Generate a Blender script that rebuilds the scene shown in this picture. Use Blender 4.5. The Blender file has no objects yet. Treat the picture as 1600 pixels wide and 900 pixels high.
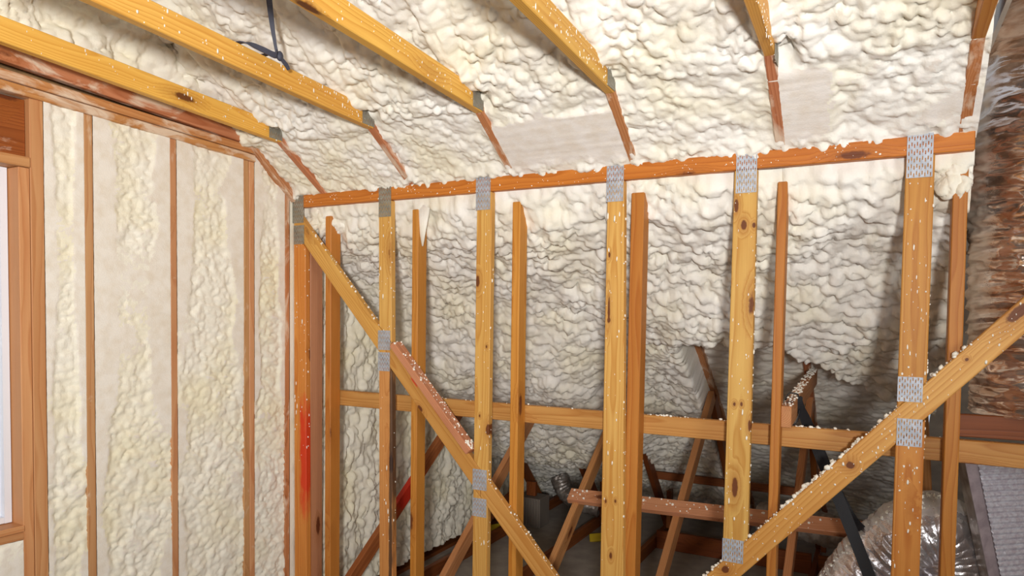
import bpy, bmesh, math, random
import numpy as np
from mathutils import Vector, Matrix

random.seed(7)
S = bpy.context.scene
COL = S.collection

# ------------------------------------------------------------------ camera
cam_d = bpy.data.cameras.new('camera')
cam_d.sensor_width = 36.0
cam_d.lens = 1073.7 * 36.0 / 1600.0
cam_d.shift_y = 84.0 / 1600.0
cam_d.clip_start = 0.02
cam = bpy.data.objects.new('camera', cam_d)
COL.objects.link(cam)
YAW, PITCH, ROLL = math.radians(27.957), math.radians(-2.13), math.radians(0.708)
fw = Vector((-math.sin(YAW) * math.cos(PITCH), math.cos(YAW) * math.cos(PITCH), math.sin(PITCH)))
r0 = Vector((math.cos(YAW), math.sin(YAW), 0.0))
u0 = r0.cross(fw)
rv = r0 * math.cos(ROLL) + u0 * math.sin(ROLL)
uv = u0 * math.cos(ROLL) - r0 * math.sin(ROLL)
M = Matrix.Identity(4)
for i in range(3):
    M[i][0], M[i][1], M[i][2] = rv[i], uv[i], -fw[i]
M[2][3] = 1.87
cam.matrix_world = M
S.camera = cam

# ------------------------------------------------------------------ world, lights, exposure
world = bpy.data.worlds.new('daylight')
S.world = world
world.use_nodes = True
bg = world.node_tree.nodes['Background']
bg.inputs['Color'].default_value = (0.70, 0.82, 1.0, 1)
bg.inputs['Strength'].default_value = 0.75
S.view_settings.view_transform = 'Standard'
S.view_settings.look = 'None'
S.view_settings.exposure = -0.08
S.view_settings.gamma = 1.0

def area_light(name, loc, target, size, power, color):
    ld = bpy.data.lights.new(name, 'AREA')
    ld.shape = 'DISK'
    ld.size = size
    ld.energy = power
    ld.color = color
    lo = bpy.data.objects.new(name, ld)
    COL.objects.link(lo)
    lo.location = loc
    d = Vector(target) - Vector(loc)
    lo.rotation_euler = d.to_track_quat('-Z', 'Y').to_euler()
    return lo

ld = bpy.data.lights.new('work_lamp', 'SPOT')
ld.energy = 690.0
ld.color = (1.0, 0.985, 0.965)
ld.shadow_soft_size = 0.13
ld.spot_size = math.radians(106)
ld.spot_blend = 1.0
lo = bpy.data.objects.new('work_lamp', ld)
COL.objects.link(lo)
lo.location = (0.55, -1.2, 1.98)
lo.rotation_euler = (Vector((-1.9, 2.0, 3.1)) - Vector(lo.location)).to_track_quat('-Z', 'Y').to_euler()
back_fill = area_light('back_fill_light', (-0.5, -3.1, 1.95), (-0.9, 2.0, 2.3), 2.4, 24.0, (0.97, 0.98, 1.0))  # added soft fill from behind the camera; wall_back has no window
back_fill.data.shape = 'RECTANGLE'
back_fill.data.size_y = 1.3
rlamp = area_light('side_fill_light', (2.5, 0.7, 1.75), (-0.2, 2.8, 1.4), 1.5, 62.0, (0.93, 0.96, 1.0))  # added fill that brightens the foil and ducts; wall_right has no opening
rlamp.data.shape = 'RECTANGLE'
rlamp.data.size_y = 1.3

# ------------------------------------------------------------------ materials
def lin(c):
    out = []
    for v in c:
        v /= 255.0
        out.append(v / 12.92 if v <= 0.04045 else ((v + 0.055) / 1.055) ** 2.4)
    return (*out, 1.0)

class NT:
    def __init__(self, name):
        self.m = bpy.data.materials.new(name)
        self.m.use_nodes = True
        self.t = self.m.node_tree
        self.b = self.t.nodes['Principled BSDF']
    def n(self, typ, **kw):
        nd = self.t.nodes.new(typ)
        for k, v in kw.items():
            setattr(nd, k, v)
        return nd
    def l(self, a, b):
        self.t.links.new(a, b)
    def val(self, sock, v):
        if hasattr(v, 'links') or hasattr(v, 'is_linked'):
            self.l(v, sock)
        else:
            sock.default_value = v
    def math(self, op, a, b=0.0, c=None, clamp=False):
        nd = self.n('ShaderNodeMath', operation=op)
        nd.use_clamp = clamp
        self.val(nd.inputs[0], a)
        self.val(nd.inputs[1], b)
        if c is not None:
            self.val(nd.inputs[2], c)
        return nd.outputs[0]
    def ramp(self, fac, stops):
        nd = self.n('ShaderNodeValToRGB')
        els = nd.color_ramp.elements
        while len(els) < len(stops):
            els.new(0.5)
        for e, (p, c) in zip(els, stops):
            e.position = p
            e.color = c if len(c) == 4 else (*c, 1)
        self.val(nd.inputs[0], fac)
        return nd.outputs[0]
    def mix(self, fac, a, b, blend='MIX'):
        nd = self.n('ShaderNodeMix', data_type='RGBA', blend_type=blend)
        self.val(nd.inputs[0], fac)
        self.val(nd.inputs[6], a)
        self.val(nd.inputs[7], b)
        return nd.outputs[2]
    def noise(self, vec, scale, detail=3.0, rough=0.55, dist=0.0):
        nd = self.n('ShaderNodeTexNoise')
        self.l(vec, nd.inputs['Vector'])
        nd.inputs['Scale'].default_value = scale
        nd.inputs['Detail'].default_value = detail
        nd.inputs['Roughness'].default_value = rough
        nd.inputs['Distortion'].default_value = dist
        return nd.outputs[0]
    def mapping(self, vec, scale=(1, 1, 1), loc=(0, 0, 0)):
        nd = self.n('ShaderNodeMapping')
        self.l(vec, nd.inputs['Vector'])
        nd.inputs['Scale'].default_value = scale
        nd.inputs['Location'].default_value = loc
        return nd.outputs[0]

def wood(name, light, dark, smear=0.0, speck=0.5, ring=0.0075, contrast=1.05, stain=None, knots=None):
    k = NT(name)
    tc = k.n('ShaderNodeTexCoord').outputs['Object']
    oi = k.n('ShaderNodeObjectInfo')
    rnd = oi.outputs['Random']
    # every board is cut from another place of the log
    cmb = k.n('ShaderNodeCombineXYZ')
    k.l(k.math('MULTIPLY', rnd, 37.0), cmb.inputs[0])
    k.l(k.math('MULTIPLY_ADD', k.math('FRACT', k.math('MULTIPLY', rnd, 17.3)), 0.10, -0.05), cmb.inputs[1])
    k.l(k.math('MULTIPLY_ADD', k.math('FRACT', k.math('MULTIPLY', rnd, 91.7)), 0.08, 0.025), cmb.inputs[2])
    add = k.n('ShaderNodeVectorMath', operation='ADD')
    k.l(tc, add.inputs[0]); k.l(cmb.outputs[0], add.inputs[1])
    v = add.outputs[0]
    sep = k.n('ShaderNodeSeparateXYZ'); k.l(v, sep.inputs[0])
    y, z = sep.outputs[1], sep.outputs[2]
    rad = k.math('SQRT', k.math('ADD', k.math('MULTIPLY', y, y), k.math('MULTIPLY', z, z)))
    wob = k.noise(k.mapping(v, (1.3, 6, 6)), 1.0, 2.0)
    wob2 = k.noise(k.mapping(v, (4.0, 40, 40)), 1.0, 2.0)
    # knots: few, stretched along the board
    kn = k.n('ShaderNodeTexVoronoi')
    k.l(k.mapping(v, (3.2, 11.0, 11.0)), kn.inputs['Vector'])
    kn.inputs['Scale'].default_value = 1.0
    ksep = k.n('ShaderNodeSeparateColor'); k.l(kn.outputs['Color'], ksep.inputs[0])
    pick = k.math('GREATER_THAN', ksep.outputs[0], 0.70)
    kd = k.math('ADD', kn.outputs['Distance'], k.math('MULTIPLY_ADD', k.noise(v, 60.0, 2.0), 0.12, -0.06))
    knot = k.math('MULTIPLY', pick, k.ramp(kd, [(0.13, (1, 1, 1)), (0.20, (0, 0, 0))]))
    halo = k.math('MULTIPLY', pick, k.ramp(kd, [(0.1, (1, 1, 1)), (0.5, (0, 0, 0))]))
    if knots:
        s3 = k.n('ShaderNodeSeparateXYZ'); k.l(tc, s3.inputs[0])
        wob3 = k.math('MULTIPLY_ADD', k.noise(tc, 45.0, 3.0), 0.7, -0.35)
        for x0, y0_, rx, ry in knots:
            dx = k.math('DIVIDE', k.math('SUBTRACT', s3.outputs[0], x0), rx)
            dy = k.math('DIVIDE', k.math('SUBTRACT', s3.outputs[1], y0_), ry)
            dd = k.math('ADD', k.math('SQRT', k.math('ADD', k.math('MULTIPLY', dx, dx), k.math('MULTIPLY', dy, dy))), wob3)
            knot = k.math('MAXIMUM', knot, k.ramp(dd, [(0.75, (1, 1, 1)), (1.0, (0, 0, 0))]))
            halo = k.math('MAXIMUM', halo, k.ramp(k.math('MULTIPLY', dd, 0.33), [(0.2, (1, 1, 1)), (0.95, (0, 0, 0))]))
    ph = k.math('ADD', k.math('DIVIDE', rad, ring), k.math('MULTIPLY', wob, 4.0))
    ph = k.math('ADD', ph, k.math('MULTIPLY', halo, 2.2))
    rg = k.math('FRACT', ph)
    rg = k.ramp(rg, [(0.0, (0, 0, 0)), (0.62, (0.45, 0.45, 0.45)), (0.86, (1, 1, 1)), (1.0, (0.0, 0.0, 0.0))])
    fine = k.noise(k.mapping(v, (3, 260, 260)), 1.0, 3.0, 0.7)
    f = k.math('MULTIPLY_ADD', rg, contrast * 0.62, k.math('MULTIPLY_ADD', fine, 0.55, -0.22), clamp=True)
    f = k.math('ADD', f, k.math('MULTIPLY_ADD', wob2, 0.30, -0.15), clamp=True)
    col = k.mix(f, lin(light), lin(dark))
    # broad tone variation from board to board and along it
    tone = k.noise(k.mapping(v, (0.9, 5, 5)), 1.0, 2.0)
    col = k.mix(k.ramp(tone, [(0.35, (0, 0, 0)), (0.75, (0.5, 0.5, 0.5))]), col, lin(dark))
    hsv = k.n('ShaderNodeHueSaturation')
    k.l(col, hsv.inputs['Color'])
    k.l(k.math('MULTIPLY_ADD', rnd, 0.20, 0.90), hsv.inputs['Value'])
    k.l(k.math('MULTIPLY_ADD', k.math('FRACT', k.math('MULTIPLY', rnd, 5.7)), 0.012, 0.494), hsv.inputs['Hue'])
    col = hsv.outputs[0]
    col = k.mix(k.math('MULTIPLY', halo, 0.45), col, lin((150, 84, 30)))
    col = k.mix(k.math('MULTIPLY', knot, 0.9), col, lin((96, 46, 22)))
    if stain:
        # (colour, centre x, half length, centre y, half width) in board coordinates
        for c, x0, hx, y0, hy in stain:
            s2 = k.n('ShaderNodeSeparateXYZ'); k.l(tc, s2.inputs[0])
            dx = k.math('ABSOLUTE', k.math('DIVIDE', k.math('SUBTRACT', s2.outputs[0], x0), hx))
            dy = k.math('ABSOLUTE', k.math('DIVIDE', k.math('SUBTRACT', s2.outputs[1], y0), hy))
            d = k.math('MAXIMUM', dx, dy)
            d = k.math('ADD', d, k.math('MULTIPLY_ADD', k.noise(k.mapping(tc, (10, 40, 40)), 1.0, 4.0), 1.0, -0.5))
            col = k.mix(k.ramp(d, [(0.55, (0.85, 0.85, 0.85)), (1.0, (0, 0, 0))]), col, lin(c))
    rough = 0.5
    if smear > 0:
        sm = k.noise(k.mapping(v, (5, 14, 14)), 1.0, 5.0, 0.62, 0.6)
        sm = k.ramp(sm, [(0.66 - 0.2 * smear, (0, 0, 0)), (0.80 - 0.2 * smear, (0.8, 0.8, 0.8))])
        col = k.mix(sm, col, lin((232, 214, 190)))
    if speck > 0:
        vo = k.n('ShaderNodeTexVoronoi')
        k.l(k.mapping(v, (48, 115, 115)), vo.inputs['Vector'])
        vo.inputs['Scale'].default_value = 1.0
        cs = k.n('ShaderNodeSeparateColor'); k.l(vo.outputs['Color'], cs.inputs[0])
        area = k.noise(k.mapping(v, (4, 6, 6)), 1.0, 2.0)
        thr = k.math('MULTIPLY_ADD', area, -0.5 * speck, 1.20)
        on = k.math('GREATER_THAN', cs.outputs[0], thr)
        dot = k.math('MULTIPLY', on, k.ramp(vo.outputs['Distance'], [(0.22, (1, 1, 1)), (0.34, (0, 0, 0))]))
        col = k.mix(dot, col, lin((244, 236, 215)))
    k.l(col, k.b.inputs['Base Color'])
    k.b.inputs['Roughness'].default_value = rough
    k.b.inputs['Specular IOR Level'].default_value = 0.28
    bp = k.n('ShaderNodeBump'); bp.inputs['Strength'].default_value = 0.25; bp.inputs['Distance'].default_value = 0.002
    k.l(k.math('SUBTRACT', 1.0, f), bp.inputs['Height']); k.l(bp.outputs[0], k.b.inputs['Normal'])
    return k.m

def foam_mat(name, fresh, cut):
    k = NT(name)
    tc = k.n('ShaderNodeTexCoord').outputs['Object']
    at = k.n('ShaderNodeAttribute'); at.attribute_name = 'trim'
    n1 = k.noise(tc, 3.2, 4.0)
    base = k.mix(k.ramp(n1, [(0.42, (0, 0, 0)), (0.68, (1, 1, 1))]), lin(fresh), lin((fresh[0] - 3, fresh[1] - 6, fresh[2] - 20)))
    n2 = k.noise(k.mapping(tc, (3, 3, 3)), 6.0, 4.0)
    cutc = k.mix(k.ramp(n2, [(0.4, (0, 0, 0)), (0.7, (1, 1, 1))]), lin(cut), lin((cut[0] - 10, cut[1] - 14, cut[2] - 20)))
    tr = k.ramp(k.math('ADD', at.outputs['Fac'], k.math('MULTIPLY_ADD', k.noise(tc, 70.0, 3.0), 0.5, -0.25)), [(0.4, (0, 0, 0)), (0.7, (1, 1, 1))])
    col = k.mix(tr, base, cutc)
    k.l(col, k.b.inputs['Base Color'])
    k.b.inputs['Roughness'].default_value = 0.62
    k.b.inputs['Specular IOR Level'].default_value = 0.22
    b1 = k.n('ShaderNodeBump'); b1.inputs['Strength'].default_value = 0.35; b1.inputs['Distance'].default_value = 0.004
    k.l(k.noise(tc, 150.0, 4.0, 0.6), b1.inputs['Height'])
    k.l(b1.outputs[0], k.b.inputs['Normal'])
    return k.m

def plain(name, col, rough=0.6, metal=0.0, bump=0.0, bscale=80.0, var=0.0, spec=0.4):
    k = NT(name)
    tc = k.n('ShaderNodeTexCoord').outputs['Object']
    c = lin(col)
    if var > 0:
        n1 = k.noise(tc, bscale * 0.3, 4.0)
        k.l(k.mix(k.ramp(n1, [(0.35, (0, 0, 0)), (0.7, (1, 1, 1))]), c, lin(tuple(max(0, q * (1 - var)) for q in col))), k.b.inputs['Base Color'])
    else:
        k.b.inputs['Base Color'].default_value = c
    k.b.inputs['Roughness'].default_value = rough
    k.b.inputs['Metallic'].default_value = metal
    k.b.inputs['Specular IOR Level'].default_value = spec
    if bump > 0:
        b1 = k.n('ShaderNodeBump'); b1.inputs['Strength'].default_value = bump; b1.inputs['Distance'].default_value = 0.003
        k.l(k.noise(tc, bscale, 4.0), b1.inputs['Height']); k.l(b1.outputs[0], k.b.inputs['Normal'])
    return k.m

def foil(name, a, b, rough, metal=0.9, bump=0.5, bscale=(9, 9, 40), dust=None, up=False):
    k = NT(name)
    tc = k.n('ShaderNodeTexCoord').outputs['Object']
    n1 = k.noise(k.mapping(tc, bscale), 1.0, 4.0, 0.6, 0.4)
    col = k.mix(k.ramp(n1, [(0.4, (0, 0, 0)), (0.62, (1, 1, 1))]), lin(a), lin(b))
    k.b.inputs['Metallic'].default_value = metal
    k.b.inputs['Roughness'].default_value = rough
    if up:
        # foam dust that settled on the upward side
        ge = k.n('ShaderNodeNewGeometry')
        sx = k.n('ShaderNodeSeparateXYZ'); k.l(ge.outputs['Normal'], sx.inputs[0])
        e = k.math('ADD', sx.outputs[2], k.math('MULTIPLY_ADD', k.noise(tc, 22.0, 5.0, 0.65), 0.7, -0.35))
        du = k.ramp(e, [(0.50, (0, 0, 0)), (0.72, (1, 1, 1))])
        col = k.mix(k.math('MULTIPLY', du, 0.75), col, lin((206, 198, 188)))
        k.l(k.math('MULTIPLY_ADD', du, -0.6 * metal, metal), k.b.inputs['Metallic'])
        k.l(k.math('MULTIPLY_ADD', du, 0.35, rough), k.b.inputs['Roughness'])
    if dust:
        # dull overspray on the side that faced the spray gun
        sx = k.n('ShaderNodeSeparateXYZ'); k.l(tc, sx.inputs[0])
        e = k.math('ADD', sx.outputs[0], k.math('MULTIPLY_ADD', k.noise(k.mapping(tc, (10, 10, 16)), 1.0, 5.0, 0.65), 0.16, -0.08))
        mr = k.n('ShaderNodeMapRange'); k.l(e, mr.inputs[0])
        mr.inputs[1].default_value = dust[0]; mr.inputs[2].default_value = dust[1]
        mr.inputs[3].default_value = 1.0; mr.inputs[4].default_value = 0.0
        du = mr.outputs[0]
        col = k.mix(k.math('MULTIPLY', du, 0.8), col, lin((206, 192, 172)))
        k.l(k.math('MULTIPLY_ADD', du, -0.7 * metal, metal), k.b.inputs['Metallic'])
        k.l(k.math('MULTIPLY_ADD', du, 0.4, rough), k.b.inputs['Roughness'])
    k.l(col, k.b.inputs['Base Color'])
    b1 = k.n('ShaderNodeBump'); b1.inputs['Strength'].default_value = bump; b1.inputs['Distance'].default_value = 0.006
    k.l(k.noise(k.mapping(tc, tuple(q * 2.2 for q in bscale)), 1.0, 4.0, 0.6, 0.5), b1.inputs['Height'])
    k.l(b1.outputs[0], k.b.inputs['Normal'])
    return k.m

W = dict(
    joist=wood('joist_pine', (238, 188, 92), (204, 134, 44), speck=0.25),
    stud=wood('stud_pine', (222, 176, 100), (186, 122, 48), speck=0.25),
    stud_orange=wood('stud_orange_pine', (206, 144, 66), (172, 100, 32), speck=0.25),
    rear=wood('rear_stud_pine', (206, 142, 64), (168, 96, 28), speck=0.25, ring=0.006),
    beam=wood('beam_pine', (204, 128, 52), (164, 88, 24), speck=0.3, smear=0.0),
    rafter=wood('rafter_pine', (200, 138, 96), (150, 84, 44), speck=0.2, smear=0.75),
    gable=wood('gable_stud_pine', (212, 162, 114), (186, 124, 78), speck=0.1, smear=0.25),
    jack=wood('window_stud_pine', (214, 162, 110), (186, 122, 72), speck=0.1),
    plate=wood('top_plate_pine', (200, 142, 90), (168, 102, 54), speck=0.2, smear=0.85),
    header=wood('header_wood', (160, 92, 40), (112, 54, 18), speck=0.2, smear=0.1),
    pink=wood('rough_pink_pine', (206, 146, 108), (172, 106, 74), speck=0.6),
    web=wood('web_pine', (198, 142, 94), (158, 98, 52), speck=0.5),
    dark=wood('dark_red_pine', (150, 84, 40), (104, 52, 20), speck=0.2),
    rail=wood('rail_pine', (212, 160, 90), (174, 110, 46), speck=0.25),
    brace=wood('brace_pine', (220, 170, 92), (184, 120, 46), speck=0.3),
)
W['stud_red'] = wood('stud_painted_red', (216, 146, 72), (184, 104, 40), speck=0.4,
                     stain=[((214, 40, 22), 0.14, 0.36, 0.030, 0.036)])
W['stud_stain'] = wood('stud_with_black_stain', (216, 160, 92), (184, 118, 56), speck=0.4,
                       stain=[((52, 42, 38), 0.0, 1.2, 0.034, 0.014)])
W['brace_red'] = wood('brace_with_red_marks', (220, 170, 92), (184, 120, 46), speck=0.5,
                      stain=[((206, 46, 34), -0.185, 0.035, 0.034, 0.018), ((206, 60, 48), 0.025, 0.03, 0.036, 0.012)], knots=[(-0.061, -0.036, 0.022, 0.010)])
W['stud_k2'] = wood('stud_pine_long_knot', (222, 176, 98), (186, 122, 46), speck=0.25, knots=[(-0.249, -0.030, 0.030, 0.012), (0.07, 0.024, 0.009, 0.005), (0.476, 0.036, 0.030, 0.012), (0.411, -0.011, 0.008, 0.005)])
W['stud_k3'] = wood('stud_pine_pitch_streak', (222, 176, 98), (186, 122, 46), speck=0.25, knots=[(-0.868, -0.032, 0.014, 0.006), (-0.62, -0.030, 0.06, 0.006), (-0.579, -0.029, 0.014, 0.008), (0.234, -0.029, 0.010, 0.005), (0.227, 0.016, 0.008, 0.005), (0.476, -0.001, 0.016, 0.007)])
W['stud_k4'] = wood('stud_pine_dark_knots', (222, 176, 98), (186, 122, 46), speck=0.25, knots=[(-0.555, 0.001, 0.022, 0.012), (-0.634, -0.030, 0.028, 0.010), (-0.552, 0.040, 0.012, 0.008), (0.173, -0.019, 0.009, 0.006), (0.171, 0.009, 0.009, 0.005), (0.515, -0.009, 0.046, 0.013), (0.255, 0.042, 0.024, 0.006)])
W['brace_k'] = wood('brace_pine_round_knots', (220, 170, 92), (184, 120, 46), speck=0.3, knots=[(0.671, 0.020, 0.052, 0.020), (-0.101, 0.003, 0.016, 0.016), (0.45, 0.014, 0.007, 0.006), (-0.764, 0.014, 0.018, 0.016)])
W['web_red'] = wood('web_painted_red', (176, 110, 60), (140, 78, 36), speck=0.5,
                    stain=[((196, 30, 20), 0.0, 0.22, 0.02, 0.10)])
FOAM = foam_mat('spray_foam', (243, 239, 230), (241, 235, 227))
FOAM_W = foam_mat('spray_foam_gable', (243, 238, 222), (242, 236, 224))
CRUMB = plain('foam_crumb', (247, 243, 230), 0.7)
STEEL = plain('galvanised_steel', (184, 189, 198), 0.55, 0.3, 0.25, 60, 0.15)
STEEL_D = plain('dull_steel', (160, 156, 142), 0.55, 0.35, 0.3, 60, 0.2)
VINYL = plain('white_vinyl', (236, 239, 246), 0.35)
BLACK = plain('black_webbing', (26, 25, 28), 0.55, 0, 0.4, 300)
GREYSTRAP = plain('grey_webbing', (66, 68, 82), 0.5, 0, 0.4, 300)
OSB = plain('sheathing_board', (176, 134, 88), 0.8, 0, 0.3, 40, 0.3)
FLOORM = plain('subfloor_board', (92, 80, 68), 0.85, 0, 0.15, 30, 0.15)
GYP = plain('attic_floor_board', (170, 160, 150), 0.85, 0, 0.1, 30, 0.12)
FOIL_BROWN = foil('brown_silver_film', (238, 220, 206), (196, 160, 134), 0.17, 0.86, 0.28, (7, 7, 30), dust=(-0.262, -0.21))
FOIL_SILVER = foil('silver_film', (240, 238, 242), (218, 212, 212), 0.20, 0.75, 0.6, (14, 14, 14), up=True)
FOIL_GREY = foil('dusty_film', (178, 172, 166), (140, 128, 118), 0.42, 0.6, 0.4, (14, 14, 14))
FOIL_QUILT = foil('quilted_foil', (236, 236, 246), (212, 204, 214), 0.22, 0.5, 0.3, (60, 60, 60))
FOIL_TAPE = foil('foil_tape', (212, 196, 198), (190, 172, 176), 0.45, 0.1, 0.2, (20, 20, 20))
GREYBOX = plain('grey_ribbed_plastic', (132, 122, 112), 0.6, 0, 0.1, 50)
YELLOW = plain('yellow_plastic', (206, 178, 40), 0.5)

# ------------------------------------------------------------------ object helpers
def link(o, parent=None):
    COL.objects.link(o)
    if parent is not None:
        o.parent = parent
    return o

def thing(name, label, cat, loc=(0, 0, 0), group=None):
    o = bpy.data.objects.new(name, None)
    o.empty_display_size = 0.1
    o.location = loc
    o['label'] = label
    o['category'] = cat
    if group:
        o['group'] = group
    return link(o)

def tag(o, label=None, cat=None, group=None, kind=None):
    if label: o['label'] = label
    if cat: o['category'] = cat
    if group: o['group'] = group
    if kind: o['kind'] = kind
    return o

def place(o, mat4, parent):
    """put o at a world matrix, under a parent that is only translated"""
    if parent is not None:
        o.parent = parent
        o.matrix_basis = Matrix.Translation(-Vector(parent.location)) @ mat4
    else:
        o.matrix_basis = mat4

def mesh_obj(name, bm, mat, parent=None, mat4=None, smooth=False):
    me = bpy.data.meshes.new(name)
    bmesh.ops.recalc_face_normals(bm, faces=bm.faces)
    bm.to_mesh(me)
    bm.free()
    me.materials.append(mat)
    if smooth:
        me.polygons.foreach_set('use_smooth', [True] * len(me.polygons))
    o = bpy.data.objects.new(name, me)
    COL.objects.link(o)
    place(o, mat4 or Matrix.Identity(4), parent)
    return o

def frame(p0, p1, face):
    """local X along p0->p1, local Z along the wide face's outward normal"""
    p0, p1 = Vector(p0), Vector(p1)
    x = (p1 - p0).normalized()
    f = Vector(face)
    z = (f - x * f.dot(x)).normalized()
    y = z.cross(x)
    m = Matrix.Identity(4)
    c = (p0 + p1) / 2
    for i in range(3):
        m[i][0], m[i][1], m[i][2], m[i][3] = x[i], y[i], z[i], c[i]
    return m, (p1 - p0).length

def board(name, p0, p1, w, t, mat, parent=None, face=(0, -1, 0), bev=0.003):
    m, L = frame(p0, p1, face)
    bm = bmesh.new()
    bmesh.ops.create_cube(bm, size=1.0)
    for v in bm.verts:
        v.co = Vector((v.co.x * L, v.co.y * w, v.co.z * t))
    if bev:
        bmesh.ops.bevel(bm, geom=list(bm.edges), offset=bev, segments=1, affect='EDGES')
    return mesh_obj(name, bm, mat, parent, m)

def prism(name, poly, y0, y1, mat, parent=None, axis=None, bev=0.003):
    """a board cut to an outline in the X-Z plane, thick from y0 to y1; grain along axis"""
    pts = [Vector((x, 0, z)) for x, z in poly]
    c = sum(pts, Vector()) / len(pts)
    ax = Vector(axis) if axis else Vector((0, 0, 1))
    m, _ = frame((c.x, (y0 + y1) / 2, c.z), Vector((c.x, (y0 + y1) / 2, c.z)) + ax, (0, -1, 0))
    m.translation = Vector((c.x, (y0 + y1) / 2, c.z))
    inv = m.inverted()
    bm = bmesh.new()
    a = [bm.verts.new(inv @ Vector((p.x, y0, p.z))) for p in pts]
    b = [bm.verts.new(inv @ Vector((p.x, y1, p.z))) for p in pts]
    n = len(pts)
    bm.faces.new(a); bm.faces.new(b[::-1])
    for i in range(n):
        bm.faces.new((a[i], b[i], b[(i + 1) % n], a[(i + 1) % n]))
    bmesh.ops.recalc_face_normals(bm, faces=bm.faces)
    if bev:
        bmesh.ops.bevel(bm, geom=list(bm.edges), offset=bev, segments=1, affect='EDGES')
    return mesh_obj(name, bm, mat, parent, m)

def box(name, lo, hi, mat, parent=None, bev=0.0):
    lo, hi = Vector(lo), Vector(hi)
    bm = bmesh.new()
    bmesh.ops.create_cube(bm, size=1.0)
    d = hi - lo
    for v in bm.verts:
        v.co = Vector((v.co.x * d.x, v.co.y * d.y, v.co.z * d.z))
    if bev:
        bmesh.ops.bevel(bm, geom=list(bm.edges), offset=bev, segments=1, affect='EDGES')
    return mesh_obj(name, bm, mat, parent, Matrix.Translation((lo + hi) / 2))

def nail_plate(origin, ux, uz, w, h, parent, mat=None, rows=None):
    """stamped connector plate: rows of punched slots; origin = lower left corner, ux/uz = unit axes of the face"""
    ux, uz = Vector(ux), Vector(uz)
    nrm = ux.cross(uz)
    rows = rows or max(2, round(h / 0.025))
    cols = max(3, round(w / 0.0088))
    xs, zs = [0.0], [0.0]
    mx = 0.002
    cw = (w - 2 * mx) / cols
    xs = [0.0]
    for i in range(cols):
        xs += [mx + cw * (i + 0.30), mx + cw * (i + 0.70)]
    xs.append(w)
    zs = [0.0]
    ch = h / rows
    for j in range(rows):
        zs += [ch * (j + 0.24), ch * (j + 0.76)]
    zs.append(h)
    bm = bmesh.new()
    vs = [[bm.verts.new((x, z, 0)) for x in xs] for z in zs]
    rr = random.Random(int(abs(origin[0]) * 1e4 + abs(origin[2]) * 1e3))
    for j in range(len(zs) - 1):
        for i in range(len(xs) - 1):
            if i % 2 == 1 and j % 2 == 1:
                continue
            bm.faces.new((vs[j][i], vs[j][i + 1], vs[j + 1][i + 1], vs[j + 1][i]))
    # teeth rows are staggered and a little pressed in
    for j in range(1, len(zs) - 1):
        for i in range(1, len(xs) - 1):
            vs[j][i].co.y += (0.0035 if (i // 2) % 2 else -0.0035) if i % 2 else (0.0035 if ((i - 1) // 2) % 2 else -0.0035)
            vs[j][i].co.z += rr.uniform(-0.0006, 0.0004)
    geo = bmesh.ops.extrude_face_region(bm, geom=list(bm.faces))
    for e in geo['geom']:
        if isinstance(e, bmesh.types.BMVert):
            e.co.z += 0.0016
    m = Matrix.Identity(4)
    o = Vector(origin) + nrm * 0.0012
    for i in range(3):
        m[i][0], m[i][1], m[i][2], m[i][3] = ux[i], uz[i], nrm[i], o[i]
    return mesh_obj('nail_plate', bm, mat or STEEL, parent, m)

ICO = None
def ico_data():
    global ICO
    if ICO is None:
        bm = bmesh.new()
        bmesh.ops.create_icosphere(bm, subdivisions=1, radius=1.0)
        ICO = (np.array([v.co[:] for v in bm.verts]), np.array([[v.index for v in f.verts] for f in bm.faces]))
        bm.free()
    return ICO

def crumbs(name, items, parent, seed=1):
    """many little foam crumbs joined into one piece; items = (x, y, z, rx, ry, rz)"""
    V, F = ico_data()
    rs = np.random.RandomState(seed)
    vv, ff = [], []
    for k, (x, y, z, rx, ry, rz) in enumerate(items):
        j = 1 + 0.6 * (rs.rand(len(V), 1) - 0.5)
        vv.append(V * j * np.array([rx, ry, rz]) + np.array([x, y, z]))
        ff.append(F + k * len(V))
    base = Vector(parent.location) if parent is not None else Vector()
    me = bpy.data.meshes.new(name)
    vv = np.concatenate(vv) - np.array(base[:])
    me.from_pydata(vv.tolist(), [], np.concatenate(ff).tolist())
    me.polygons.foreach_set('use_smooth', [True] * len(me.polygons))
    me.materials.append(CRUMB)
    o = bpy.data.objects.new(name, me)
    o['kind'] = 'stuff'
    return link(o, parent)

# ------------------------------------------------------------------ foam relief (numpy)
def h2(i, j, s):
    i = i.astype(np.int64); j = j.astype(np.int64)
    n = (i * 374761393 + j * 668265263 + s * 2147483647) & 0x7fffffff
    n = ((n ^ (n >> 13)) * 1274126177) & 0x7fffffff
    n = ((n ^ (n >> 16)) * 1103515245 + 12345) & 0x7fffffff
    return ((n ^ (n >> 15)) & 0xffff) / 65535.0

def vnoise(u, v, s):
    iu, iv = np.floor(u), np.floor(v)
    a, b = u - iu, v - iv
    a = a * a * (3 - 2 * a); b = b * b * (3 - 2 * b)
    return ((h2(iu, iv, s) * (1 - a) + h2(iu + 1, iv, s) * a) * (1 - b)
            + (h2(iu, iv + 1, s) * (1 - a) + h2(iu + 1, iv + 1, s) * a) * b)

def fbm(u, v, s, o=3):
    t = np.zeros_like(u); a = 0.5; n = 0
    for k in range(o):
        t += a * vnoise(u * 2 ** k, v * 2 ** k, s + 11 * k); n += a; a *= 0.5
    return t / n

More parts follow.
